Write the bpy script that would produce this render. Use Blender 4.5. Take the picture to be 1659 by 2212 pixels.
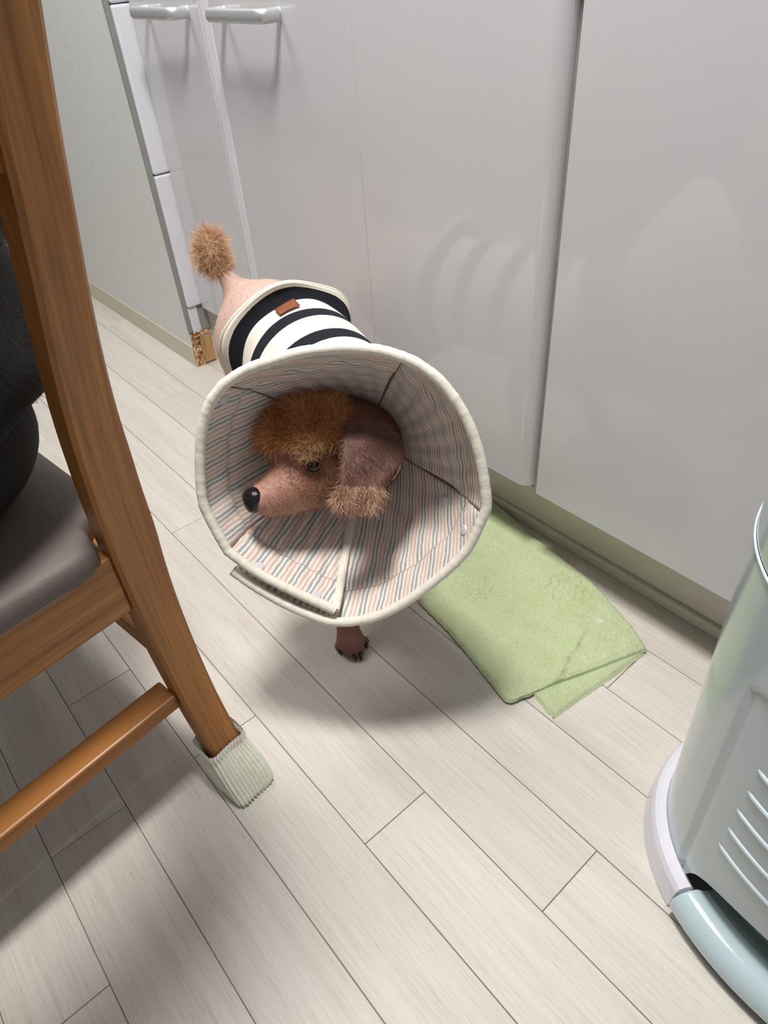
import bpy, bmesh, math, random
import numpy as np
from mathutils import Matrix, Vector

for o in list(bpy.data.objects):
    bpy.data.objects.remove(o)
SC = bpy.context.scene
COL = SC.collection
PI = math.pi
rng = np.random.default_rng(7)
random.seed(7)

# ------------------------------------------------------------------ camera
CAM = np.array([0.0, 0.0, 0.87])
RC = np.array([[0.64998659, 0.75732992, -0.06299865],
               [0.45362848, -0.45316568, -0.76737349],
               [-0.60970372, 0.4702045, -0.63809803]])     # rows: right, down, forward
FPX, CX, CY = 1492.55, 829.5, 1106.0
cd = bpy.data.cameras.new('camera')
cd.sensor_fit = 'HORIZONTAL'; cd.sensor_width = 36.0; cd.lens = FPX / 1659.0 * 36.0
cd.clip_start = 0.02; cd.clip_end = 60
cam = bpy.data.objects.new('camera', cd); COL.objects.link(cam)
m = Matrix.Identity(4)
for i in range(3):
    m[i][0] = RC[0][i]; m[i][1] = -RC[1][i]; m[i][2] = -RC[2][i]; m[i][3] = CAM[i]
cam.matrix_world = m
SC.camera = cam

# ------------------------------------------------------------------ light
SC.view_settings.view_transform = 'Standard'
SC.view_settings.look = 'None'
SC.view_settings.gamma = 1.0
SC.view_settings.use_curve_mapping = False
SC.view_settings.exposure = 0.0
W = bpy.data.worlds.new('room_air'); SC.world = W; W.use_nodes = True
W.node_tree.nodes['Background'].inputs[0].default_value = (0.93, 0.97, 1.0, 1)
W.node_tree.nodes['Background'].inputs[1].default_value = 0.225

def area(name, loc, sx, sy, power, color, target=None):
    l = bpy.data.lights.new(name, 'AREA'); l.shape = 'RECTANGLE'; l.size = sx; l.size_y = sy
    l.energy = power; l.color = color
    o = bpy.data.objects.new(name, l); COL.objects.link(o); o.location = loc
    if target is not None:
        d = Vector(target) - Vector(loc); o.rotation_euler = d.to_track_quat('-Z', 'Y').to_euler()
    return o
area('kitchen_ceiling_lamp', (-0.50, 0.24, 2.30), 0.32, 0.32, 45, (1.0, 0.98, 0.95))
area('dining_ceiling_lamp', (-1.75, 0.15, 2.30), 0.60, 0.45, 17, (1.0, 0.98, 0.95))

# ------------------------------------------------------------------ helpers
def ray(u, v):
    return RC.T @ np.array([(u - CX) / FPX, (v - CY) / FPX, 1.0])
def at(u, v, d):
    r = ray(u, v); return CAM + r / np.linalg.norm(r) * d
def onz(u, v, z=0.0):
    r = ray(u, v); return CAM + r * ((z - CAM[2]) / r[2])
def srgb(r, g, b, a=1.0):
    f = lambda c: (c / 255.0) / 12.92 if c / 255.0 <= 0.04045 else ((c / 255.0 + 0.055) / 1.055) ** 2.4
    return (f(r), f(g), f(b), a)
def nrm(v):
    v = np.asarray(v, float); return v / np.linalg.norm(v)

class NT:
    def __init__(s, name):
        s.m = bpy.data.materials.new(name); s.m.use_nodes = True
        s.t = s.m.node_tree; s.n = s.t.nodes; s.l = s.t.links
        s.b = s.n['Principled BSDF']
    def node(s, typ, **kw):
        n = s.n.new(typ)
        for k, v in kw.items():
            setattr(n, k, v)
        return n
    def link(s, a, b): s.l.new(a, b)
    def coords(s, kind='Object', scale=(1, 1, 1)):
        tc = s.node('ShaderNodeTexCoord'); mp = s.node('ShaderNodeMapping')
        mp.inputs['Scale'].default_value = scale
        s.link(tc.outputs[kind], mp.inputs['Vector']); return mp
    def noise(s, vec, scale, detail=4, rough=0.55):
        n = s.node('ShaderNodeTexNoise'); n.inputs['Scale'].default_value = scale
        n.inputs['Detail'].default_value = detail; n.inputs['Roughness'].default_value = rough
        if vec is not None: s.link(vec, n.inputs['Vector'])
        return n
    def ramp(s, fac, stops):
        r = s.node('ShaderNodeValToRGB'); e = r.color_ramp.elements
        while len(e) > 1: e.remove(e[-1])
        e[0].position = stops[0][0]; e[0].color = stops[0][1]
        for p, c in stops[1:]:
            k = e.new(p); k.color = c
        s.link(fac, r.inputs['Fac']); return r
    def mix(s, fac, a, b, blend='MIX'):
        x = s.node('ShaderNodeMix'); x.data_type = 'RGBA'; x.blend_type = blend
        for sock, val in ((x.inputs[0], fac), (x.inputs[6], a), (x.inputs[7], b)):
            if hasattr(val, 'type') and hasattr(val, 'is_linked'): s.link(val, sock)
            else: sock.default_value = val
        return x.outputs[2]
    def math(s, op, a, b=None, c=None):
        x = s.node('ShaderNodeMath'); x.operation = op
        for i, val in enumerate((a, b, c)):
            if val is None: continue
            if hasattr(val, 'is_linked'): s.link(val, x.inputs[i])
            else: x.inputs[i].default_value = val
        return x.outputs[0]
    def bump(s, height, strength=0.3, dist=0.002):
        b = s.node('ShaderNodeBump'); b.inputs['Strength'].default_value = strength
        b.inputs['Distance'].default_value = dist
        s.link(height, b.inputs['Height']); s.link(b.outputs[0], s.b.inputs['Normal']); return b
    def set(s, **kw):
        for k, v in kw.items():
            s.b.inputs[k.replace('_', ' ')].default_value = v
        return s

def plain(name, col, rough=0.5, var=0.06, scale=25, bump=0.0, bscale=200, **kw):
    """solid colour with slight procedural mottling and optional fine relief"""
    t = NT(name); co = t.coords()
    n = t.noise(co.outputs[0], scale)
    dk = tuple(c * (1 - var) for c in col[:3]) + (1,); lt = tuple(min(1, c * (1 + var)) for c in col[:3]) + (1,)
    r = t.ramp(n.outputs[0], [(0.3, dk), (0.7, lt)])
    t.link(r.outputs[0], t.b.inputs['Base Color']); t.set(Roughness=rough, **kw)
    if bump:
        nb = t.noise(co.outputs[0], bscale, 3); t.bump(nb.outputs[0], bump, 0.001)
    return t.m

def wood(name, dark, mid, light, scale, rough=0.35):
    t = NT(name); co = t.coords('Object', scale)
    n1 = t.noise(co.outputs[0], 0.55, 3, 0.5); n2 = t.noise(co.outputs[0], 2.2, 1, 0.5)
    r = t.ramp(n1.outputs[0], [(0.25, dark), (0.5, mid), (0.75, light)])
    r2 = t.ramp(n2.outputs[0], [(0.35, (0.72, 0.72, 0.72, 1)), (0.6, (1, 1, 1, 1))])
    c = t.mix(0.6, r.outputs[0], r2.outputs[0], 'MULTIPLY')
    t.link(c, t.b.inputs['Base Color']); t.set(Roughness=rough)
    t.bump(n2.outputs[0], 0.08, 0.0006); return t.m

def vcol(name, rough=0.7, attr='Col', bump=0.0, bscale=300, **kw):
    t = NT(name); a = t.node('ShaderNodeAttribute'); a.attribute_name = attr
    t.link(a.outputs['Color'], t.b.inputs['Base Color']); t.set(Roughness=rough, **kw)
    if bump:
        co = t.coords(); n = t.noise(co.outputs[0], bscale, 4); t.bump(n.outputs[0], bump, 0.0015)
    return t.m

def setcol(me, cols, attr='Col'):
    a = me.color_attributes.new(attr, 'FLOAT_COLOR', 'POINT')
    c = np.ones((len(me.vertices), 4), np.float32); c[:, :3] = cols
    a.data.foreach_set('color', c.ravel())

def mesh_of(name, V, F, mats, smooth=False):
    me = bpy.data.meshes.new(name)
    if isinstance(F, np.ndarray): F = F.tolist()
    me.from_pydata(np.asarray(V, float).tolist(), [], F); me.update()
    for mt in (mats if isinstance(mats, (list, tuple)) else [mats]): me.materials.append(mt)
    if smooth: me.polygons.foreach_set('use_smooth', [True] * len(me.polygons))
    return me
def put(name, me, parent=None):
    o = bpy.data.objects.new(name, me); COL.objects.link(o)
    if parent is not None:
        o.parent = parent
        if parent.type == 'EMPTY': o.matrix_parent_inverse = Matrix.Translation(-parent.location)
    return o
def obj(name, V, F, mats, parent=None, smooth=False):
    return put(name, mesh_of(name, V, F, mats, smooth), parent)
def tag(o, label=None, cat=None, group=None, kind=None):
    for k, v in (('label', label), ('category', cat), ('group', group), ('kind', kind)):
        if v: o[k] = v
    return o
def thing(name, loc, label, cat, group=None):
    o = bpy.data.objects.new(name, None); COL.objects.link(o); o.location = loc; o.empty_display_size = 0.05
    return tag(o, label, cat, group)
def bm_obj(name, bm, mats, parent=None, smooth=False):
    me = bpy.data.meshes.new(name); bm.to_mesh(me); bm.free()
    for mt in (mats if isinstance(mats, (list, tuple)) else [mats]): me.materials.append(mt)
    if smooth: me.polygons.foreach_set('use_smooth', [True] * len(me.polygons))
    return put(name, me, parent)
def box_bm(x0, x1, y0, y1, z0, z1, bev=0.0, seg=2):
    bm = bmesh.new(); bmesh.ops.create_cube(bm, size=1.0)
    for v in bm.verts:
        v.co = ((x0 + x1) / 2 + v.co.x * (x1 - x0), (y0 + y1) / 2 + v.co.y * (y1 - y0), (z0 + z1) / 2 + v.co.z * (z1 - z0))
    if bev: bmesh.ops.bevel(bm, geom=bm.edges[:], offset=bev, segments=seg, profile=0.5, affect='EDGES')
    return bm
def box(name, b, mats, parent=None, bev=0.0, seg=2):
    return bm_obj(name, box_bm(*b, bev=bev, seg=seg), mats, parent)
def grid_faces(n, m_, close_u=False, close_v=False, flip=False):
    F = []
    for i in range(n if close_u else n - 1):
        for j in range(m_ if close_v else m_ - 1):
            a, b, c, d = i * m_ + j, ((i + 1) % n) * m_ + j, ((i + 1) % n) * m_ + (j + 1) % m_, i * m_ + (j + 1) % m_
            F.append((a, d, c, b) if flip else (a, b, c, d))
    return F
def catmull(P, n):
    """n points along an open Catmull-Rom spline through P"""
    P = np.asarray(P, float); Q = np.vstack([2 * P[0] - P[1], P, 2 * P[-1] - P[-2]])
    d = np.r_[0, np.cumsum(np.linalg.norm(np.diff(P, axis=0), axis=1))]
    out = []
    for s in np.linspace(0, d[-1], n):
        i = min(max(np.searchsorted(d, s, 'right') - 1, 0), len(P) - 2)
        t = (s - d[i]) / (d[i + 1] - d[i]); p0, p1, p2, p3 = Q[i:i + 4]
        out.append(0.5 * (2 * p1 + (p2 - p0) * t + (2 * p0 - 5 * p1 + 4 * p2 - p3) * t * t + (3 * p1 - p0 - 3 * p2 + p3) * t ** 3))
    return np.array(out)
def tube(P, rad, seg=10, caps=True, squash=None, up=None):
    """swept tube; squash=(a,b) gives an elliptic section in the frame (side, up)"""
    P = np.asarray(P, float); n = len(P); rad = np.broadcast_to(rad, n)
    T = np.gradient(P, axis=0); T /= np.linalg.norm(T, axis=1)[:, None]
    u = np.array([0, 0, 1.0]) if up is None else np.asarray(up, float)
    V = []
    for i in range(n):
        s = np.cross(T[i], u)
        if np.linalg.norm(s) < 1e-4: s = np.cross(T[i], [1, 0, 0.01])
        s = nrm(s); w = np.cross(s, T[i])
        if up is None: u = w
        a, b = squash if squash else (1, 1)
        for k in range(seg):
            th = 2 * PI * k / seg
            V.append(P[i] + rad[i] * (a * math.cos(th) * s + b * math.sin(th) * w))
    F = grid_faces(n, seg, close_v=True, flip=True)
    if caps: F += [tuple(range(seg)), tuple((n - 1) * seg + k for k in reversed(range(seg)))]
    return np.array(V), F
def sm(x, a, b):
    t = np.clip((np.asarray(x, float) - a) / (b - a), 0, 1); return t * t * (3 - 2 * t)
def hash_noise(P, scale, seed=0):
    """cheap smooth value noise for vertex-level variation"""
    Q = np.asarray(P) * scale; I = np.floor(Q).astype(np.int64); Fr = Q - I; Fr = Fr * Fr * (3 - 2 * Fr)
    def h(i):
        x = (i[..., 0] * 374761393 + i[..., 1] * 668265263 + i[..., 2] * 2147483647 + seed * 974711) & 0xffffffff
        x = ((x ^ (x >> 13)) * 1274126177) & 0xffffffff
        return ((x ^ (x >> 16)) & 0xffff) / 65535.0
    out = 0
    for dx in (0, 1):
        for dy in (0, 1):
            for dz in (0, 1):
                w = (Fr[..., 0] if dx else 1 - Fr[..., 0]) * (Fr[..., 1] if dy else 1 - Fr[..., 1]) * (Fr[..., 2] if dz else 1 - Fr[..., 2])
                out = out + w * h(I + np.array([dx, dy, dz]))
    return out

# ---- signed-distance modelling: smooth blends of limbs, turned into one continuous skin
class SDF:
    def __init__(s): s.p = []
    def cone(s, a, b, ra, rb, k=0.02): s.p.append(('c', np.array(a, float), np.array(b, float), ra, rb, k)); return s
    def ell(s, c, r, k=0.02, rot=None): s.p.append(('e', np.array(c, float), np.array(r, float), np.eye(3) if rot is None else np.array(rot, float), None, k)); return s
    def slab(s, O, ex, ey, poly, th, curve, k=0.006): s.p.append(('s', np.array(O, float), (np.array(ex), np.array(ey)), np.array(poly, float), (th, curve), k)); return s
    def bounds(s, p):
        if p[0] == 'c':
            r = max(p[3], p[4]); return np.minimum(p[1], p[2]) - r, np.maximum(p[1], p[2]) + r
        if p[0] == 'e': return p[1] - p[2].max(), p[1] + p[2].max()
        R = np.abs(p[3]).max() * 1.5 + 0.03; return p[1] - R, p[1] + R
    def dist(s, p, X):
        if p[0] == 'c':
            ab = p[2] - p[1]; t = np.clip(((X - p[1]) @ ab) / max(ab @ ab, 1e-12), 0, 1)
            return np.linalg.norm(X - p[1] - t[..., None] * ab, axis=-1) - (p[3] + t * (p[4] - p[3]))
        if p[0] == 'e':
            q = (X - p[1]) @ p[3].T; k0 = np.linalg.norm(q / p[2], axis=-1); k1 = np.linalg.norm(q / p[2] ** 2, axis=-1)
            return k0 * (k0 - 1) / np.maximum(k1, 1e-6)
        O, (ex, ey), poly, (th, curve) = p[1], p[2], p[3], p[4]
        ez = np.cross(ex, ey); q = X - O; a, b, c = q @ ex, q @ ey, q @ ez
        c = c - curve(a, b)
        d2 = np.full(a.shape, 1e9); ins = np.zeros(a.shape, bool); n = len(poly)
        for i in range(n):
            p0, p1 = poly[i], poly[(i + 1) % n]; e = p1 - p0; wa, wb = a - p0[0], b - p0[1]
            t = np.clip((wa * e[0] + wb * e[1]) / (e @ e), 0, 1)
            d2 = np.minimum(d2, (wa - t * e[0]) ** 2 + (wb - t * e[1]) ** 2)
            cr = ((p0[1] > b) != (p1[1] > b)) & (a < (p1[0] - p0[0]) * (b - p0[1]) / (p1[1] - p0[1] + 1e-12) + p0[0])
            ins ^= cr
        d2 = np.where(ins, -1, 1) * np.sqrt(d2) + th
        w0, w1 = np.maximum(d2, 0), np.abs(c)
        return np.minimum(np.maximum(d2, w1), 0) + np.sqrt(w0 ** 2 + w1 ** 2) - th
    def eval(s, X):
        F = np.full(X.shape[:-1], 1.0)
        for p in s.p: F = s.smin(F, s.dist(p, X), p[5])
        return F
    @staticmethod
    def smin(a, b, k):
        h = np.maximum(k - np.abs(a - b), 0) / k; return np.minimum(a, b) - h * h * k * 0.25
    def mesh(s, h, cut=None):
        B = [s.bounds(p) for p in s.p]; lo = np.min([b[0] for b in B], 0) - 3 * h; hi = np.max([b[1] for b in B], 0) + 3 * h
        n = np.ceil((hi - lo) / h).astype(int) + 1
        F = np.full(tuple(n), 1.0, np.float32); ax = [lo[i] + h * np.arange(n[i]) for i in range(3)]
        for p, (b0, b1) in zip(s.p, B):
            mg = p[5] + 2.5 * h; i0 = np.clip(np.floor((b0 - mg - lo) / h).astype(int), 0, n - 1); i1 = np.clip(np.ceil((b1 + mg - lo) / h).astype(int) + 1, 1, n)
            sl = tuple(slice(i0[k], i1[k]) for k in range(3))
            X = np.stack(np.meshgrid(*[ax[k][sl[k]] for k in range(3)], indexing='ij'), -1)
            F[sl] = s.smin(F[sl], s.dist(p, X).astype(np.float32), p[5])
        if cut is not None:
            X = np.stack(np.meshgrid(*ax, indexing='ij'), -1); F = np.maximum(F, cut(X).astype(np.float32))
        return surface_nets(F, lo, h)
def surface_nets(F, lo, h):
    n = np.array(F.shape); S = F < 0; c = [slice(0, -1), slice(1, None)]
    acc = np.zeros(tuple(n - 1) + (3,), np.float32); cnt = np.zeros(tuple(n - 1), np.float32)
    for axn in range(3):
        o = [k for k in range(3) if k != axn]
        for a in (0, 1):
            for b in (0, 1):
                s0 = [None] * 3; s1 = [None] * 3
                s0[axn] = c[0]; s1[axn] = c[1]; s0[o[0]] = s1[o[0]] = c[a]; s0[o[1]] = s1[o[1]] = c[b]
                f0, f1 = F[tuple(s0)], F[tuple(s1)]; mk = (f0 < 0) != (f1 < 0)
                if not mk.any(): continue
                t = f0[mk] / (f0[mk] - f1[mk]); off = np.zeros((len(t), 3), np.float32)
                off[:, axn] = t; off[:, o[0]] = a; off[:, o[1]] = b
                acc[mk] += off; cnt[mk] += 1
    mk = cnt > 0; idx = np.full(cnt.shape, -1, np.int64); idx[mk] = np.arange(mk.sum())
    V = lo + h * (np.argwhere(mk) + acc[mk] / cnt[mk][:, None]); Q = []
    for axn in range(3):
        o = [(axn + 1) % 3, (axn + 2) % 3]
        s0 = [slice(None)] * 3; s1 = [slice(None)] * 3; s0[axn] = c[0]; s1[axn] = c[1]
        E = np.argwhere(S[tuple(s0)] != S[tuple(s1)])
        E = E[(E[:, o[0]] > 0) & (E[:, o[1]] > 0) & (E[:, o[0]] < n[o[0]] - 1) & (E[:, o[1]] < n[o[1]] - 1)]
        if not len(E): continue
        def cell(da, db):
            k = E.copy(); k[:, o[0]] -= da; k[:, o[1]] -= db; return idx[k[:, 0], k[:, 1], k[:, 2]]
        q = np.stack([cell(1, 1), cell(0, 1), cell(0, 0), cell(1, 0)], 1)
        inside = S[E[:, 0], E[:, 1], E[:, 2]]; q[~inside] = q[~inside][:, ::-1]
        Q.append(q)
    return V, np.vstack(Q)
def relax(V, Q, it=2):
    for _ in range(it):
        s = np.zeros_like(V); k = np.zeros(len(V))
        for a in range(4):
            for b in (1, 3):
                np.add.at(s, Q[:, a], V[Q[:, (a + b) % 4]]); np.add.at(k, Q[:, a], 1)
        V = 0.5 * V + 0.5 * s / np.maximum(k, 1)[:, None]
    return V
def vnormals(V, Q):
    n = np.cross(V[Q[:, 2]] - V[Q[:, 0]], V[Q[:, 3]] - V[Q[:, 1]]); N = np.zeros_like(V)
    for a in range(4): np.add.at(N, Q[:, a], n)
    return N / np.maximum(np.linalg.norm(N, axis=1), 1e-12)[:, None]
def strands(name, P, N, length, width, cols, material, parent, lean=None, curl=0.35, seg=3, jit=0.35, clump=0.0):
    """fur: every hair a thin tapering ribbon growing from the surface"""
    n = len(P); L = np.broadcast_to(length, n) * (1 + jit * rng.uniform(-1, 1, n))
    D = N + 0.35 * rng.normal(size=(n, 3))
    if lean is not None: D = D + lean
    D /= np.linalg.norm(D, axis=1)[:, None]
    if clump:
        cn = np.stack([hash_noise(P, 120, k) for k in range(3)], 1) - 0.5; D = D + clump * cn; D /= np.linalg.norm(D, axis=1)[:, None]
    B = np.cross(D, rng.normal(size=(n, 3))); B /= np.linalg.norm(B, axis=1)[:, None]
    C2 = np.cross(D, B); ph = rng.uniform(0, 2 * PI, n); V = []; cc = []
    for k in range(seg + 1):
        t = k / seg
        bend = curl * L[:, None] * t * t * (np.cos(ph)[:, None] * B + np.sin(ph)[:, None] * C2) * 0.8
        p = P + D * (L * t)[:, None] + bend; w = (width * (1 - 0.8 * t))
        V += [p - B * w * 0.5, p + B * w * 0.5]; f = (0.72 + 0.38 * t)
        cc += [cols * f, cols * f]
    V = np.stack(V, 1).reshape(-1, 3); cc = np.stack(cc, 1).reshape(-1, 3); st = 2 * (seg + 1)
    base = np.arange(n)[:, None] * st; F = []
    for k in range(seg): F.append(base + np.array([[2 * k, 2 * k + 1, 2 * k + 3, 2 * k + 2]]))
    me = mesh_of(name, V, np.vstack(F), material, True); setcol(me, np.clip(cc, 0, 1))
    o = put(name, me, parent); o['kind'] = 'stuff'; return o
def sample(V, Q, n, weight):
    """n random surface points, density following weight(point, normal)"""
    Nn = vnormals(V, Q); A = np.linalg.norm(np.cross(V[Q[:, 2]] - V[Q[:, 0]], V[Q[:, 3]] - V[Q[:, 1]]), axis=1)
    cen = V[Q].mean(1); w = A * weight(cen, Nn[Q[:, 0]]); w = w / w.sum()
    i = rng.choice(len(Q), n, p=w); a, b = rng.random(n)[:, None], rng.random(n)[:, None]
    q = Q[i]; P = (V[q[:, 0]] * (1 - a) + V[q[:, 1]] * a) * (1 - b) + (V[q[:, 3]] * (1 - a) + V[q[:, 2]] * a) * b
    return P, nrmrows(Nn[q].mean(1))
def nrmrows(A): return A / np.maximum(np.linalg.norm(A, axis=1), 1e-9)[:, None]

# ================================================================== SETTING
# ---- floor: pale planks laid along the cabinets
def plank_mat():
    t = NT('pale_plank'); tc = t.node('ShaderNodeTexCoord'); oi = t.node('ShaderNodeObjectInfo')
    add = t.node('ShaderNodeVectorMath'); add.operation = 'ADD'
    cmb = t.node('ShaderNodeCombineXYZ'); k = t.math('MULTIPLY', oi.outputs['Random'], 37.0)
    t.link(k, cmb.inputs[0]); t.link(k, cmb.inputs[1])
    t.link(tc.outputs['Object'], add.inputs[0]); t.link(cmb.outputs[0], add.inputs[1])
    def mp(scale):
        m_ = t.node('ShaderNodeMapping'); m_.inputs['Scale'].default_value = scale; t.link(add.outputs[0], m_.inputs['Vector']); return m_.outputs[0]
    big = t.noise(mp((1.2, 22, 1)), 1.0, 5, 0.6); fine = t.noise(mp((9, 330, 1)), 1.0, 4, 0.65); dash = t.noise(mp((26, 520, 1)), 1.0, 2, 0.5)
    c = t.ramp(big.outputs[0], [(0.25, srgb(202, 195, 186)), (0.5, srgb(212, 206, 198)), (0.75, srgb(219, 215, 208))]).outputs[0]
    f = t.ramp(fine.outputs[0], [(0.36, (0.86, 0.845, 0.82, 1)), (0.55, (1, 1, 1, 1))]).outputs[0]
    c = t.mix(0.75, c, f, 'MULTIPLY')
    dd = t.ramp(dash.outputs[0], [(0.30, (0.74, 0.71, 0.67, 1)), (0.36, (1, 1, 1, 1))]).outputs[0]
    c = t.mix(0.6, c, dd, 'MULTIPLY')
    tone = t.ramp(oi.outputs['Random'], [(0, (0.94, 0.93, 0.915, 1)), (1, (1.0, 1.0, 1.0, 1))]).outputs[0]
    c = t.mix(1.0, c, tone, 'MULTIPLY')
    t.link(c, t.b.inputs['Base Color']); t.set(Roughness=0.46); t.b.inputs['Specular IOR Level'].default_value = 0.45
    t.bump(fine.outputs[0], 0.10, 0.0004); return t.m
M_plank = plank_mat()
M_joint = plain('floor_joint', srgb(138, 129, 119), 0.9)
floor = box('floor', (-4.2, 1.6, -2.2, 0.86, -0.05, -0.0025), M_joint)
tag(floor, 'pale beige plank floor with thin dark joints', kind='structure')
PW, PL, GAP = 0.1025, 0.92, 0.0009
bmp = box_bm(0, PL - GAP, 0, PW - GAP, -0.012, 0.0, bev=0.0006, seg=1)
for f_ in list(bmp.faces):
    if f_.normal.z < -0.9: bmp.faces.remove(f_)
plank_me = bpy.data.meshes.new('plank'); bmp.to_mesh(plank_me); bmp.free(); plank_me.materials.append(M_plank)
joints = {-3: -0.426, -2: 0.31, -1: -0.821, 0: -0.609, 1: -0.354, 2: -0.157, 3: -0.938, 4: -1.57, 5: -0.289, 6: -1.85}
for row in range(-8, 8):
    y0 = 0.0983 + PW * row
    if y0 > 0.84: continue
    x0 = joints.get(row, (row * 0.37) % 0.92 - 0.5)
    k0 = math.floor((-3.5 - x0) / PL)
    for k in range(k0, k0 + 6):
        x = x0 + k * PL
        if x > 0.9: continue
        o = bpy.data.objects.new('plank', plank_me); COL.objects.link(o); o.parent = floor; o.location = (x, y0, 0)

# ---- cabinets: glossy white doors
def gloss_white():
    t = NT('glossy_white_door'); co = t.coords()
    n = t.noise(co.outputs[0], 2.0, 2); r = t.ramp(n.outputs[0], [(0.3, srgb(205, 204, 207)), (0.7, srgb(209, 208, 210))])
    t.link(r.outputs[0], t.b.inputs['Base Color']); t.set(Roughness=0.09)
    t.b.inputs['Specular IOR Level'].default_value = 0.5
    return t.m
M_door = gloss_white()
M_carc = plain('cabinet_carcass', srgb(150, 150, 146), 0.6)
M_toe = plain('olive_beige_plinth', srgb(210, 206, 194), 0.35, 0.03)
M_strip = plain('white_plastic_strip', srgb(224, 224, 231), 0.45, 0.02)
M_alu = NT('brushed_aluminium').set(Metallic=0.75, Roughness=0.48)
_c = M_alu.coords('Object', (3, 200, 200)); _n = M_alu.noise(_c.outputs[0], 1.0, 3)
M_alu.link(M_alu.ramp(_n.outputs[0], [(0.3, srgb(196, 198, 202)), (0.7, srgb(218, 220, 224))]).outputs[0], M_alu.b.inputs['Base Color']); M_alu = M_alu.m
YD, ZB, ZT = 0.731, 0.158, 0.835
toe = box('trim_1', (-1.66, 1.4, 0.815, 0.845, 0.0, 0.15), M_toe); tag(toe, 'olive beige plinth board under the white cabinet doors', kind='structure')
lip = box('sealing_strip', (-1.66, 1.4, 0.806, 0.815, 0.0, 0.022), M_toe, toe, bev=0.002)

def handle(x0, x1, z, parent):
    y0, y1 = YD, YD - 0.036
    P = [(x0 + 0.004, y0 + 0.001, z), (x0 + 0.004, y0 - 0.012, z), (x0 + 0.004, y1 + 0.008, z), (x0 + 0.010, y1 + 0.001, z), (x0 + 0.022, y1, z),
         ((x0 + x1) / 2, y1, z), (x1 - 0.022, y1, z), (x1 - 0.010, y1 + 0.001, z), (x1 - 0.004, y1 + 0.008, z), (x1 - 0.004, y0 - 0.012, z), (x1 - 0.004, y0 + 0.001, z)]
    V, F = tube(catmull(P, 44), 0.010, 16, squash=(0.55, 1.0), up=(0, 0, 1))
    return obj('handle', V, F, M_alu, parent, True)

def cabinet(x0, x1, doors, label):
    t = thing('base_cabinet', ((x0 + x1) / 2, YD + 0.3, 0.15), label, 'cabinet', 'white base cabinets')
    box('carcass', (x0, x1, YD + 0.0195, 1.30, 0.15, 0.85), M_carc, t)
    for d0, d1, bev, h in doors:
        bm = box_bm(d0, d1, YD, YD + 0.019, ZB, ZT, bev=0.0012, seg=2)
        if bev:      # finger edge: the right-hand vertical edge is strongly rounded
            bm.free(); bm = bmesh.new()
            pr = [(d0, YD + 0.019), (d0, YD)] + [(d1 - 0.020 + 0.020 * math.sin(q), YD + 0.018 - 0.018 * math.cos(q)) for q in np.linspace(0, PI / 2, 9)] + [(d1, YD + 0.019)]
            lo_ = [bm.verts.new((x, y, ZB)) for x, y in pr]; hi_ = [bm.verts.new((x, y, ZT)) for x, y in pr]
            for k in range(len(pr)): bm.faces.new((lo_[k], lo_[(k + 1) % len(pr)], hi_[(k + 1) % len(pr)], hi_[k]))
            bm.faces.new(list(reversed(lo_))); bm.faces.new(hi_)
        d = bm_obj('door', bm, M_door, t)
        if h: handle(h[0], h[1], 0.789, d)
    return t
c1 = cabinet(-1.652, -1.330, [(-1.650, -1.366, 0, (-1.575, -1.402))], 'narrow white cabinet with bar handle beside the grey wall')
box('filler_strip', (-1.3645, -1.3295, YD + 0.001, YD + 0.02, ZB, ZT), M_strip, c1, bev=0.006, seg=4)
cabinet(-1.329, -0.545, [(-1.3285, -0.9345, 0, (-1.279, -1.104)), (-0.9325, -0.5585, 1, None)], 'wide two door white cabinet behind the dog, bar handle on one door')
cabinet(-0.544, 0.08, [(-0.5405, 0.078, 0, None)], 'plain white cabinet door to the right of the dark gap')
cabinet(0.081, 0.70, [(0.082, 0.698, 0, None)], 'plain white cabinet behind the waste bin')
M_top = plain('pale_worktop', srgb(205, 204, 200), 0.3, 0.05, 60)
ct = box('worktop', (-1.66, 0.75, YD - 0.004, 1.30, 0.855, 0.89), M_top, bev=0.004); tag(ct, 'pale worktop running above the white cabinets', 'worktop')

# ---- wall end on the left with cracked white corner strip
M_paper = plain('grey_wallpaper', srgb(222, 222, 219), 0.55, 0.03, 45, 0.25, 140)
M_edge = plain('grey_corner_edge', srgb(140, 141, 138), 0.6)
XW, YW = -1.664, 0.6856
wall = box('wall_left', (-4.2, XW - 0.004, YW, 1.3, 0.0, 2.4), M_paper); tag(wall, 'pale grey papered wall end beside the cabinets', kind='structure')
wallb = box('wall_back', (-1.66, 1.6, 1.301, 1.35, 0.0, 2.4), M_paper); tag(wallb, 'pale wall behind the cabinets', kind='structure')
box('corner_edge', (XW - 0.0045, XW + 0.0035, YW - 0.003, YW + 0.0085, 0.10, 2.4), M_edge, wall, bev=0.0015)
for z0, z1 in ((0.166, 0.4825), (0.4845, 0.801), (0.803, 1.119), (1.121, 1.437)):
    bm = box_bm(XW - 0.004, XW + 0.010, YW + 0.0085, YD + 0.012, z0, z1, bev=0.005, seg=3); bm_obj('corner_tile', bm, M_strip, wall)
box('corner_tile', (XW - 0.004, XW + 0.004, YW + 0.0085, YW + 0.034, 0.088, 0.1645), M_strip, wall, bev=0.002)
box('corner_backing', (XW - 0.004, XW + 0.001, YW + 0.034, YW + 0.062, 0.092, 0.166), M_carc, wall)
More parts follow.
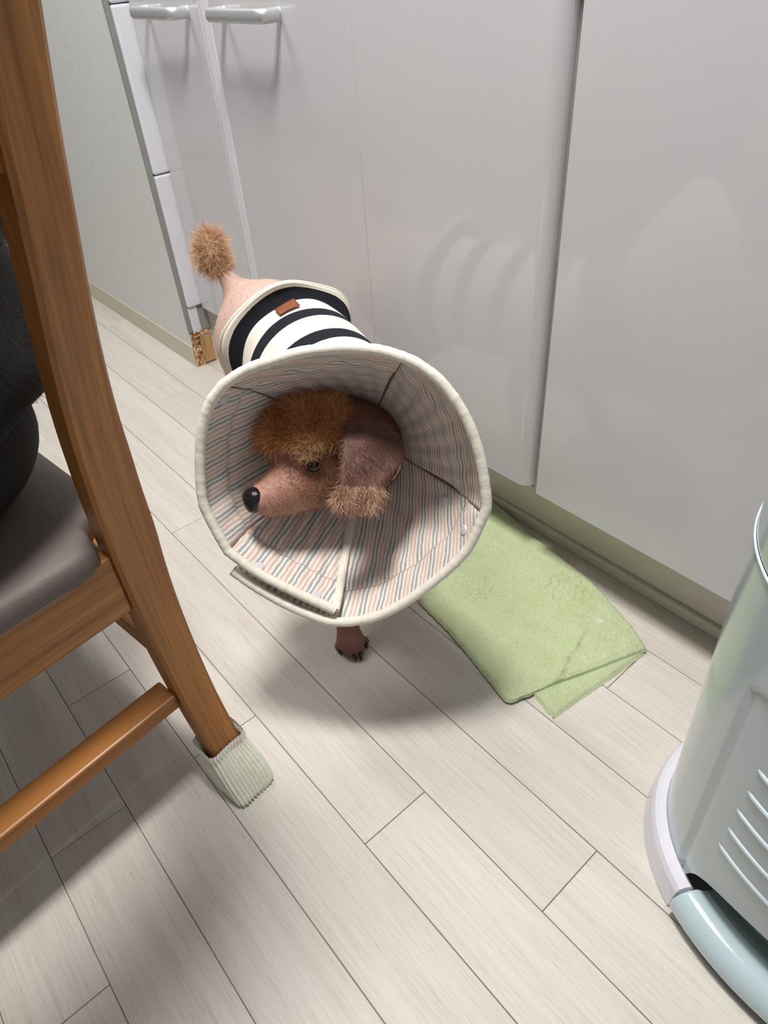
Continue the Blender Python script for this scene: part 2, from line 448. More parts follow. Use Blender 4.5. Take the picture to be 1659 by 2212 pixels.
# broken foot of the corner: bare wood and rust-brown rot
M_bare = wood('bare_wood', srgb(168, 122, 74), srgb(206, 164, 112), srgb(220, 182, 130), (60, 60, 6), 0.7)
def rot_mat():
    t = NT('rotten_plaster'); co = t.coords(); n = t.noise(co.outputs[0], 75, 5, 0.65)
    r = t.ramp(n.outputs[0], [(0.30, srgb(40, 22, 12)), (0.42, srgb(120, 66, 26)), (0.52, srgb(196, 150, 88)), (0.62, srgb(226, 218, 205))])
    t.link(r.outputs[0], t.b.inputs['Base Color']); t.set(Roughness=0.9); t.bump(n.outputs[0], 0.8, 0.004); return t.m
M_rot = rot_mat()
bm = box_bm(XW - 0.008, XW + 0.004, YW + 0.022, YW + 0.056, 0.004, 0.086, bev=0.002); bm_obj('wood_block', bm, M_bare, wall)
G = [(i, j) for i in range(9) for j in range(14)]
V = []
for i, j in G:
    y = YW - 0.002 + 0.026 * i / 8; z = 0.0 + 0.105 * j / 13
    V.append((XW + 0.002 + random.uniform(-0.003, 0.003) - (0.004 if 2 < i < 6 and j < 11 else 0), y + random.uniform(-0.0015, 0.0015), z))
obj('rotten_patch', V, grid_faces(9, 14), M_rot, wall)
V = [(XW + 0.004 + random.uniform(-0.002, 0.004), YW + 0.003 + 0.056 * i / 11, 0.084 + 0.012 * j / 3 + random.uniform(-0.002, 0.002)) for i in range(12) for j in range(4)]
obj('rotten_edge', V, grid_faces(12, 4), M_rot, wall)
bb = box('baseboard_left', (-4.2, XW - 0.006, YW - 0.004, YW, 0.0, 0.0575), plain('beige_baseboard', srgb(206, 199, 178), 0.45, 0.04), bev=0.0015)
tag(bb, 'low beige skirting along the grey wall', kind='structure')

# ================================================================== CHAIR
A_CH = math.radians(8.5)
UU = np.array([math.cos(A_CH), math.sin(A_CH), 0]); VV = np.array([-math.sin(A_CH), math.cos(A_CH), 0])
def cw(u, v, z): return UU * u + VV * v + np.array([0, 0, z])
WC = (srgb(140, 88, 42), srgb(172, 114, 58), srgb(192, 132, 70))
M_wz = wood('oak_brown_upright', *WC, (16, 150, 2.4), 0.4)
M_wy = wood('oak_brown_rail', *WC, (16, 2.4, 150), 0.4)
M_wx = wood('oak_brown_side_rail', *WC, (2.4, 16, 150), 0.4)
M_leather = plain('taupe_leather', srgb(104, 94, 90), 0.58, 0.05, 18, 0.35, 420)
chair = thing('dining_chair', cw(-0.78, 0.02, 0), 'brown wooden chair with grey seat pad and knitted leg socks', 'chair')
def sweep_post(zs, us, vc, wv, wu, name, mat_, parent):
    V = []
    for z, u, v, a, b in zip(zs, us, vc, wv, wu):
        e = 0.004
        for du, dv in ((0, -a / 2 + e), (-e, -a / 2), (-b + e, -a / 2), (-b, -a / 2 + e), (-b, a / 2 - e), (-b + e, a / 2), (-e, a / 2), (0, a / 2 - e)):
            V.append(cw(u + du, v + dv, z))
    n = len(zs); F = grid_faces(n, 8, close_v=True) + [tuple(reversed(range(8))), tuple((n - 1) * 8 + k for k in range(8))]
    return obj(name, V, F, mat_, parent)
zk = [0.004, 0.07, 0.15, 0.30, 0.40, 0.50, 0.60, 0.69, 0.78, 0.87, 1.0]
uk = [-0.480, -0.516, -0.549, -0.574, -0.574, -0.562, -0.538, -0.500, -0.468, -0.432, -0.375]
wk = [0.040, 0.042, 0.044, 0.050, 0.055, 0.052, 0.046, 0.041, 0.039, 0.038, 0.036]
zs = np.linspace(0.004, 1.0, 50)
us = np.interp(zs, zk, uk); us = np.convolve(np.r_[[us[0]] * 3, us, [us[-1]] * 3], np.ones(7) / 7, 'valid'); us[:2] = np.interp(zs[:2], zk, uk)
ws = np.interp(zs, zk, wk); V0 = 0.189
CV = 0.020                                  # chair centre line
def mirror(v): return 2 * CV - v
for s_ in (1, -1):
    vc = V0 + ws / 2; vc = vc if s_ > 0 else 2 * CV - vc
    sweep_post(zs, us, vc, ws, np.full(50, 0.034), 'back_post', M_wz, chair)
zf = np.linspace(0.004, 0.39, 8)
for s_ in (1, -1):
    v = 0.2 if s_ > 0 else mirror(0.2)
    sweep_post(zf, np.full(8, -0.965), np.full(8, v), 0.034 + 0.008 * zf / 0.4, 0.036 + 0.006 * zf / 0.4, 'front_leg', M_wz, chair)
def rail(u0, u1, v0, v1, z0, z1, name, mat_, bev=0.003, dz=0.0):
    bm = box_bm(u0, u1, v0, v1, z0, z1, bev=bev)
    for v in bm.verts: v.co = Vector(cw(v.co.x, v.co.y, v.co.z))
    return bm_obj(name, bm, mat_, chair)
rail(-0.600, -0.580, mirror(V0), V0, 0.312, 0.393, 'back_apron', M_wy)
rail(-0.960, -0.940, mirror(0.18), 0.18, 0.325, 0.393, 'front_apron', M_wy)
for v in (0.190, mirror(0.216)): rail(-0.965, -0.605, v, v + 0.026, 0.325, 0.393, 'side_apron', M_wx)
rail(-0.597, -0.561, mirror(V0), V0, 0.146, 0.170, 'back_stretcher', M_wy)
for v in (0.197, mirror(0.217)): rail(-0.970, -0.590, v, v + 0.020, 0.205, 0.230, 'side_stretcher', M_wx)
# curved back rest rails between the posts
for z0, z1, du in ((0.775, 0.97, 0.0),):
    V = []; n = 17
    for i in range(n):
        t = i / (n - 1); v = mirror(V0) + (V0 - mirror(V0)) * t; bow = 0.03 * (1 - (2 * t - 1) ** 2)
        for z in (z0, z1):
            u = np.interp(z, zk, uk) - 0.008
            V += [cw(u + bow, v, z), cw(u + bow - 0.02, v, z)]
    F = []
    for i in range(n - 1):
        a = i * 4; b = a + 4; F += [(a, b, b + 2, a + 2), (a + 1, a + 3, b + 3, b + 1), (a + 2, b + 2, b + 3, a + 3), (a, a + 1, b + 1, b)]
    F += [(0, 2, 3, 1), ((n - 1) * 4, (n - 1) * 4 + 1, (n - 1) * 4 + 3, (n - 1) * 4 + 2)]
    obj('back_rest', V, F, M_wy, chair)
# seat pad, notched round the back posts
def seat_pad():
    half = [(-0.568, 0.0), (-0.568, 0.150), (-0.570, 0.164), (-0.576, 0.175), (-0.586, 0.181), (-0.600, 0.184), (-0.616, 0.187), (-0.622, 0.196), (-0.624, 0.212), (-0.632, 0.224),
            (-0.660, 0.2285), (-0.80, 0.232), (-0.93, 0.235), (-0.975, 0.230), (-0.997, 0.210), (-1.003, 0.17), (-1.004, 0.0)]
    out = [(u, v) for u, v in half] + [(u, mirror(v)) for u, v in reversed(half[1:-1])]
    out[0] = (-0.568, CV); out[len(half) - 1] = (-1.004, CV)
    out = np.array(out); c = out.mean(0); n = len(out); V = []; rings = []
    for sc, z in ((0.985, 0.392), (1.0, 0.396), (1.0, 0.409), (0.992, 0.415), (0.975, 0.419), (0.93, 0.4225), (0.8, 0.426), (0.5, 0.430), (0.0, 0.431)):
        for p in out:
            q = c + (p - c) * sc; V.append(cw(q[0], q[1], z))
    F = grid_faces(9, n, close_v=True, flip=True) + [tuple(range(n))]
    return obj('seat_pad', V, F, M_leather, chair, True)
seat_pad()
# knitted socks: vertical ribs, loose at the top
def knit_mat():
    t = NT('ribbed_cream_knit'); co = t.coords('UV', (1, 1, 1)); w = t.node('ShaderNodeTexWave'); w.bands_direction = 'Y'; w.inputs['Scale'].default_value = 9
    w.inputs['Distortion'].default_value = 1.5; t.link(co.outputs[0], w.inputs['Vector'])
    n = t.noise(t.coords().outputs[0], 90, 3)
    c = t.ramp(n.outputs[0], [(0.3, srgb(230, 229, 212)), (0.7, srgb(242, 241, 228))]); t.link(c.outputs[0], t.b.inputs['Base Color'])
    t.set(Roughness=0.95); t.bump(w.outputs[0], 0.25, 0.0006); return t.m
M_knit = knit_mat(); M_cuff = plain('white_knit_cuff', srgb(232, 232, 224), 0.95, 0.03, 80, 0.3, 300)
def sock(uf, vc, w, d):
    """uf(z): u of the leg's rear face; w, d: leg width (v) and depth (u)"""
    V = []; n = 28; m_ = 264; uv = []
    for i in range(n):
        t = i / (n - 1); z = 0.0005 + 0.079 * t
        infl = 0.0046 + 0.0024 * math.sin(PI * min(1, t * 1.2)) + 0.002 * (1 - t) + (0.0012 if t > 0.9 else 0)
        if t < 0.08: infl -= 0.004 * (1 - t / 0.08)
        hx, hy, rr = d / 2 + infl, w / 2 + infl, 0.008; o_ = []
        for cx_, cy_, a0 in ((hx - rr, hy - rr, 0), (-hx + rr, hy - rr, 1), (-hx + rr, -hy + rr, 2), (hx - rr, -hy + rr, 3)):
            o_ += [(cx_ + rr * math.cos(q), cy_ + rr * math.sin(q), math.cos(q), math.sin(q)) for q in np.linspace(a0 * PI / 2, (a0 + 1) * PI / 2, 8)]
        o_ = np.array(o_ + o_[:1]); al = np.r_[0, np.cumsum(np.hypot(*np.diff(o_[:, :2], axis=0).T))]
        for k in range(m_):
            q = al[-1] * k / m_; px, py, nx_, ny_ = (np.interp(q, al, o_[:, c]) for c in range(4)); th = 2 * PI * k / m_
            g = 0.0017 * math.cos(th * 38) * (1 if t < 0.93 else 0.3) + 0.0016 * math.sin(th * 2 + t * 6) * t
            V.append(cw(uf(z) - d / 2 + px + nx_ * g, vc + py + ny_ * g, z)); uv.append((k / m_, t))
    F = grid_faces(n, m_, close_v=True, flip=True) + [tuple(range(m_))]
    me = mesh_of('leg_sock', V, F, [M_knit, M_cuff], True); ul = me.uv_layers.new(name='UVMap')
    for lp in me.loops: ul.data[lp.index].uv = uv[lp.vertex_index]
    for p in me.polygons:
        if min(p.vertices) >= (n - 3) * m_: p.material_index = 1
    return put('leg_sock', me, chair)
for s_ in (1, -1):
    vc = V0 + 0.021; vc = vc if s_ > 0 else mirror(vc)
    sock(lambda z: np.interp(z, zk, uk), vc, 0.043, 0.034)
    sock(lambda z: -0.965, 0.2 if s_ > 0 else mirror(0.2), 0.035, 0.036)

# ================================================================== SEATED PERSON (black clothes)
def build_person():
    s = SDF(); PV = 0.045
    P = lambda u, v, z: cw(u, v, z)
    rot = np.array([UU, VV, [0, 0, 1]])
    s.ell(P(-0.735, PV, 0.515), (0.130, 0.172, 0.10), 0.05, rot)
    for sg in (1, -1):
        v = lambda x: PV + sg * x
        s.cone(P(-0.76, v(0.085), 0.505), P(-1.13, v(0.10), 0.495), 0.082, 0.062, 0.05)
        s.cone(P(-1.13, v(0.10), 0.48), P(-1.11, v(0.10), 0.09), 0.058, 0.040, 0.03)
        s.cone(P(-1.10, v(0.10), 0.045), P(-1.27, v(0.115), 0.036), 0.040, 0.032, 0.03)
        s.cone(P(-0.70, v(0.17), 0.985), P(-0.75, v(0.215), 0.74), 0.052, 0.042, 0.04)
        s.cone(P(-0.75, v(0.215), 0.74), P(-0.965, v(0.11), 0.635), 0.042, 0.028, 0.02)
        h0 = P(-0.965, v(0.11), 0.635); h1 = P(-1.03, v(0.085), 0.605)
        s.cone(h0, h1, 0.027, 0.030, 0.015)
        for k in range(4):
            a = h1 + UU * -0.01 + VV * (k - 1.5) * 0.016; b = a + UU * -0.035 + np.array([0, 0, -0.012 - 0.002 * k]); c = b + UU * -0.022 + np.array([0, 0, -0.022])
            s.cone(a, b, 0.0095, 0.009, 0.004); s.cone(b, c, 0.009, 0.008, 0.004)
        s.cone(h0 + UU * -0.015, h0 + UU * -0.045 + VV * sg * -0.045 + np.array([0, 0, -0.01]), 0.013, 0.0095, 0.008)
    s.ell(P(-0.70, PV, 0.66), (0.10, 0.140, 0.16), 0.06, rot)
    s.ell(P(-0.69, PV, 0.87), (0.108, 0.165, 0.17), 0.06, rot)
    s.cone(P(-0.70, PV, 1.0), P(-0.725, PV, 1.12), 0.056, 0.052, 0.04)
    s.ell(P(-0.745, PV, 1.20), (0.095, 0.075, 0.115), 0.03, rot)
    s.ell(P(-0.80, PV, 1.165), (0.04, 0.045, 0.05), 0.03, rot)
    s.cone(P(-0.838, PV, 1.20), P(-0.850, PV, 1.178), 0.010, 0.013, 0.015)
    for sg in (1, -1): s.ell(P(-0.735, PV + sg * 0.077, 1.19), (0.018, 0.009, 0.03), 0.008, rot)
    V, Q = s.mesh(0.008); V = relax(V, Q, 2)
    u = V @ UU; z = V[:, 2]
    cols = np.empty((len(V), 3)); cols[:] = srgb(7, 7, 9)[:3]
    skin = (z > 1.06) | (u < -0.955) & (z > 0.57); cols[skin] = srgb(205, 160, 135)[:3]
    cols[(z < 0.085)] = srgb(38, 36, 38)[:3]
    root = thing('person', cw(-0.74, PV, 0.43), 'person in fuzzy black top and dark trousers sitting on the chair', 'person')
    me = mesh_of('body', V, Q, vcol('person_cloth_and_skin', 0.85, bump=0.2), True); setcol(me, cols); put('body', me, root)
    # hair cap
    h = SDF(); h.ell(P(-0.728, PV, 1.225), (0.105, 0.088, 0.115), 0.03, rot); h.ell(P(-0.690, PV, 1.13), (0.06, 0.075, 0.11), 0.04, rot)
    V, Q = h.mesh(0.008, cut=lambda X: -np.maximum((X @ UU) + 0.80 - 0.25 * (X[..., 2] - 1.2), 0.0) + np.where((X @ UU) < -0.79 + 0.25 * (X[..., 2] - 1.2), 0.02, 0.0))
    obj('hair', relax(V, Q, 2), Q, plain('dark_hair', srgb(24, 20, 18), 0.6, 0.2, 120, 0.4, 200), root, True)
    # fleece top: a looser shell over trunk and arms, hem hanging over the hips
    j = SDF()
    j.ell(P(-0.69, PV, 0.86), (0.128, 0.186, 0.19), 0.06, rot); j.ell(P(-0.705, PV, 0.66), (0.130, 0.205, 0.19), 0.06, rot)
    j.ell(P(-0.715, PV, 0.585), (0.145, 0.210, 0.080), 0.04, rot)
    for sg in (1, -1):
        v = lambda x: PV + sg * x
        j.cone(P(-0.70, v(0.165), 0.985), P(-0.75, v(0.21), 0.74), 0.068, 0.058, 0.05); j.cone(P(-0.75, v(0.21), 0.74), P(-0.95, v(0.117), 0.645), 0.058, 0.042, 0.03)
    V, Q = j.mesh(0.009, cut=lambda X: (0.548 + 0.008 * np.sin(40 * (X @ VV)) - X[..., 2]))
    V = relax(V, Q, 2); V += vnormals(V, Q) * (0.006 * (hash_noise(V, 22, 3) - 0.5))[:, None]
    M_fl = plain('black_fleece', srgb(9, 8, 11), 0.95, 0.3, 60, 0.8, 120)
    jk = obj('fleece_top', V, Q, M_fl, root, True)
    Pn, Nn = sample(V, Q, 6000, lambda c, n: ((c @ VV) > 0.02) * ((c @ UU) > -0.80) * (c[:, 2] < 0.95) * 1.0)
    strands('fleece_nap', Pn, Nn, 0.0045, 0.0006, np.tile(np.array(srgb(9, 8, 11)[:3]), (6000, 1)), vcol('black_nap', 0.95), jk, curl=1.2, seg=2)
build_person()

# ================================================================== TOWEL
def terry_mat():
    t = NT('green_terry'); a = t.node('ShaderNodeAttribute'); a.attribute_name = 'Col'
    co = t.coords(); n = t.noise(co.outputs[0], 420, 4, 0.7); n2 = t.noise(co.outputs[0], 28, 3)
    r = t.ramp(n.outputs[0], [(0.34, (0.72, 0.74, 0.62, 1)), (0.62, (1.04, 1.04, 1.04, 1))])
    c = t.mix(0.75, a.outputs['Color'], r.outputs[0], 'MULTIPLY')
    r2 = t.ramp(n2.outputs[0], [(0.35, (0.92, 0.93, 0.84, 1)), (0.65, (1, 1, 1, 1))]); c = t.mix(0.8, c, r2.outputs[0], 'MULTIPLY')
    t.link(c, t.b.inputs['Base Color']); t.set(Roughness=0.95, Sheen_Weight=0.15); t.bump(n.outputs[0], 0.9, 0.0025); return t.m
M_terry = terry_mat()
GREEN = np.array(srgb(210, 222, 180)[:3])
towel = thing('towel', (-0.5, 0.65, 0), 'light green folded terry towel lying on the floor by the plinth', 'towel')
def towel_layer(name, e0, e1, nS, nT, z0, th, relief):
    """sheet between two edge curves e0 (t=0) and e1 (t=1), with soft rounded borders"""
    A = catmull([(*p, 0) for p in e0], nS)[:, :2]; B = catmull([(*p, 0) for p in e1], nS)[:, :2]
    S, T = np.meshgrid(np.linspace(0, 1, nS), np.linspace(0, 1, nT), indexing='ij')
    XY = A[:, None] * (1 - T[..., None]) + B[:, None] * T[..., None]
    ds = np.minimum(S, 1 - S) * 0.42; dt = np.minimum(T, 1 - T) * 0.22; d = np.minimum(ds, dt)
    prof = np.sqrt(np.clip(1 - (1 - np.clip(d / 0.006, 0, 1)) ** 2, 0, 1))
    P3 = np.concatenate([XY, np.zeros_like(XY[..., :1])], -1)
    jit = 0.0016 * (hash_noise(P3, 430, 5) - 0.5) + 0.0022 * (hash_noise(P3, 60, 6) - 0.5) + 0.003 * (hash_noise(P3, 14, 8) - 0.5)
    Z = z0 + prof * (th + jit + relief(XY[..., 0], XY[..., 1]))
    edge = 0.0018 * (hash_noise(P3, 300, 9) - 0.5) * (d < 0.012)
    P3[..., 0] += edge; P3[..., 1] += 0.8 * edge; P3[..., 2] = Z
    V = P3.reshape(-1, 3); nb = len(V); Vb = V.copy(); Vb[:, 2] = z0
    F = grid_faces(nS, nT); F2 = [tuple(nb + i for i in reversed(f)) for f in F]
    per = [i * nT for i in range(nS)] + [(nS - 1) * nT + j for j in range(1, nT)] + [i * nT + nT - 1 for i in range(nS - 2, -1, -1)] + [j for j in range(nT - 2, 0, -1)]
    F3 = [(per[k], nb + per[k], nb + per[(k + 1) % len(per)], per[(k + 1) % len(per)]) for k in range(len(per))]
    me = mesh_of(name, np.vstack([V, Vb]), F + F2 + F3, M_terry, True)
    col = np.tile(GREEN, (2 * nb, 1)); d_ = d.reshape(-1); hem = (S.reshape(-1) > 0.955) & (d_ > 0.0)
    col[:nb][hem] *= 0.93
    sp = onz(1292, 1353); dd = np.hypot(V[:, 0] - sp[0], V[:, 1] - sp[1]); col[:nb][dd < 0.0055] = np.array(srgb(232, 232, 214)[:3])
    setcol(me, col); return put(name, me, towel)
def rosette(x, y, c):
    dx, dy = x - c[0], y - c[1]; r = np.hypot(dx, dy); a = np.arctan2(dy, dx)
    ring = np.abs(r - 0.030 - 0.004 * np.cos(8 * a)); ring2 = np.abs(r - 0.016 - 0.003 * np.cos(6 * a + 0.5)); ring3 = np.abs(r - 0.005)
    return -0.0034 * (np.exp(-(ring / 0.0022) ** 2) + np.exp(-(ring2 / 0.002) ** 2) + 0.7 * np.exp(-(ring3 / 0.002) ** 2))
R1, R2 = onz(1020, 1268, 0.015), onz(1228, 1268, 0.015)
ridge = np.array([onz(*p, 0.015)[:2] for p in ((1258, 1362), (1245, 1392), (1222, 1425), (1212, 1450), (1200, 1472))])
def top_relief(x, y):
    z = rosette(x, y, R1) + rosette(x, y, R2)
    P = np.stack([x, y], -1)
    for a, b in zip(ridge[:-1], ridge[1:]):
        e = b - a; t = np.clip(((P - a) @ e) / (e @ e), 0, 1); dd = np.linalg.norm(P - a - t[..., None] * e, axis=-1); sd = (P - a) @ np.array([-e[1], e[0]]) / np.linalg.norm(e)
        z = np.maximum(z, 0.006 * np.exp(-(dd / 0.006) ** 2)) if False else z + 0.0035 * np.exp(-(dd / 0.005) ** 2)
    return z + 0.004 * np.exp(-((x + 0.40) / 0.03) ** 2 - ((y - 0.56) / 0.05) ** 2)
tz = lambda u, v, z=0.0: tuple(onz(u, v, z)[:2])
towel_layer('lower_fold', [(-0.60, 0.57), (-0.50, 0.550), tz(1150, 1502), tz(1172, 1528), tz(1197, 1553)], [(-0.66, 0.78), (-0.50, 0.765), (-0.40, 0.745), (-0.33, 0.722), tz(1397, 1412)], 120, 90, 0.0005, 0.0075, lambda x, y: 0 * x)
towel_layer('upper_fold', [(-0.665, 0.553), (-0.64, 0.542), tz(905, 1305), tz(960, 1362), tz(1010, 1420), tz(1058, 1480), tz(1095, 1522), tz(1135, 1512)],
            [(-0.735, 0.806), tz(1063, 1090), tz(1150, 1165), tz(1268, 1258), tz(1325, 1318), tz(1368, 1368), tz(1390, 1402), tz(1394, 1413)], 260, 150, 0.0060, 0.0078, top_relief)

# ================================================================== PEDAL BIN
BX, BY, BA, BF, BK = 0.060, 0.570, 0.225, 0.185, 0.128
def gloss(name, col, rough=0.18, var=0.03):
    return plain(name, col, rough, var, 8, Coat_Weight=0.3, Coat_Roughness=0.08)
M_bin = gloss('grey_blue_plastic', srgb(178, 190, 193)); M_binw = gloss('white_plastic', srgb(222, 221, 230), 0.25)
M_ped = gloss('pale_blue_plastic', srgb(188, 207, 212), 0.14); M_bind = gloss('grey_green_plastic', srgb(142, 158, 153), 0.2)
M_rib = plain('pale_blue_rib', srgb(192, 205, 209), 0.4, 0.02)
M_ring = gloss('pale_blue_trim', srgb(198, 212, 218), 0.2)
binr = thing('pedal_bin', (BX, BY, 0), 'grey blue plastic pedal bin with white foot ring by the cabinets', 'bin')
def oval(th, inset, grow=0.0):
    c, s = math.cos(th), math.sin(th); e = 0.92
    b = (BF if s < 0 else BK) - inset + grow; a = BA - inset + grow
    return BX + a * math.copysign(abs(c) ** e, c), BY + b * math.copysign(abs(s) ** e, s)
def lathe_shell(name, rows, mat_, ths, closed=True, parent=None, cap_top=False, cap_bot=False):
    """rows: list of (z(th), inset(th))"""
    n, m_ = len(rows), len(ths); V = []
    for zf_, inf in rows:
        for th in ths:
            x, y = oval(th, inf(th) if callable(inf) else inf); V.append((x, y, zf_(th) if callable(zf_) else zf_))
    F = grid_faces(n, m_, close_v=closed, flip=True)
    if cap_top: F.append(tuple((n - 1) * m_ + k for k in range(m_)))
    if cap_bot: F.append(tuple(reversed(range(m_))))
    return obj(name, V, F, mat_, parent or binr, True)
TH = [2 * PI * k / 240 for k in range(240)]
dxf = lambda th: oval(th, 0.02)[0] - BX
front = lambda th: math.sin(th) < 0 and abs(dxf(th)) < 0.128
def zbot(th):
    if not front(th): return 0.040
    return 0.040 + 0.064 * (1 - (abs(dxf(th)) / 0.128) ** 2.6) ** 0.5
def body_in(z):
    flare = 0.020 - 0.012 * (z / 0.47)
    def f(th):
        if math.sin(th) >= 0: return flare
        x = abs(dxf(th)); k = (1 - sm(x, 0.136, 0.141)) * (1 - sm(z, 0.378, 0.386))
        corner = math.hypot(max(0, x - 0.115), max(0, z - 0.358))
        if x > 0.115 and z > 0.358: k = 1 - sm(corner, 0.0225, 0.0275)
        return flare + 0.0030 * float(k) + 0.0025 * float(np.exp(-((k - 0.5) / 0.42) ** 2) - 0.242) / 0.758
    return f
rows = []
for i in range(110):
    t = i / 109
    rows.append(((lambda th, t=t: zbot(th) + (0.470 - zbot(th)) * t), None))
V = []
for t in np.linspace(0, 1, 130):
    for th in TH:
        z = zbot(th) + (0.470 - zbot(th)) * t; x, y = oval(th, body_in(z)(th)); V.append((x, y, z))
obj('bin_body', V, grid_faces(130, 240, close_v=True, flip=True), M_bin, binr, True)
lathe_shell('inner_bucket', [(0.03, 0.045), (0.2, 0.04), (0.46, 0.035)], M_bind, TH, cap_bot=True)
ringrows = [(0.0, 0.002), (0.002, 0.0), (0.036, 0.003), (0.043, 0.006), (0.046, 0.011), (0.046, 0.018), (0.040, 0.022)]
side = [th for th in np.linspace(-PI / 2, 1.5 * PI, 400) if not (math.sin(th) < 0 and abs(oval(th, 0.0)[0] - BX) < 0.126)]
V = []
for z, ins in ringrows:
    for th in side:
        x, y = oval(th, ins); V.append((x, y, z))
F = grid_faces(len(ringrows), len(side), flip=True); ms = len(side); F += [tuple(k * ms for k in range(len(ringrows))), tuple(k * ms + ms - 1 for k in reversed(range(len(ringrows))))]
obj('foot_ring', V, F, M_binw, binr, False)
lid_rows = [(0.470, 0.0078), (0.4703, 0.0062), (0.4725, 0.0062), (0.4730, 0.0078)]
lathe_shell('trim_ring', lid_rows, M_ring, TH)
lathe_shell('lid', [(0.474, 0.008), (0.50, 0.007), (0.55, 0.008), (0.580, 0.014), (0.595, 0.03), (0.603, 0.06), (0.606, 0.1)], M_bin, TH, cap_top=True)
# pedal: thick curved bar with a sunk plate behind it
pths = [th for th in np.linspace(1.0 * PI, 2.0 * PI, 260) if abs(oval(th, 0.0)[0] - BX) < 0.122]
prof = [(0.012, 0.004), (0.008, 0.000), (0.022, -0.006), (0.038, -0.004), (0.047, 0.003), (0.051, 0.012), (0.0505, 0.020), (0.046, 0.026), (0.043, 0.029), (0.042, 0.034), (0.047, 0.060), (0.052, 0.085), (0.012, 0.085), (0.010, 0.03)]
V = [];
for z, ins in prof:
    for th in pths:
        x, y = oval(th, ins); V.append((x, y, z))
n, mp_ = len(prof), len(pths); F = grid_faces(n, mp_, close_u=True, flip=True) + [tuple(k * mp_ for k in range(n)), tuple(k * mp_ + mp_ - 1 for k in reversed(range(n)))]
me = mesh_of('pedal', V, F, [M_ped, M_bind], True)
for p in me.polygons:
    r_ = {v // mp_ for v in p.vertices}
    if r_ <= {9, 10, 11, 12, 13} : p.material_index = 1
ped = put('pedal', me, binr)
for i, z in enumerate((0.157, 0.193, 0.229, 0.265, 0.301)):
    P = []
    for th in np.linspace(1.0 * PI, 2.0 * PI, 400):
        ins = body_in(z)(th); x, y = oval(th, ins + 0.0)
        if abs(x - BX) < 0.113: P.append((x, y, z))
    P = np.array(P)[::4]; r_ = np.full(len(P), 0.0032); r_[0] = r_[-1] = 0.0022; r_[1] = r_[-2] = 0.0030
    V, F = tube(P, r_, 10, squash=(0.8, 0.9), up=(0, 0, 1)); obj('rib', V, F, M_rib, binr, True)

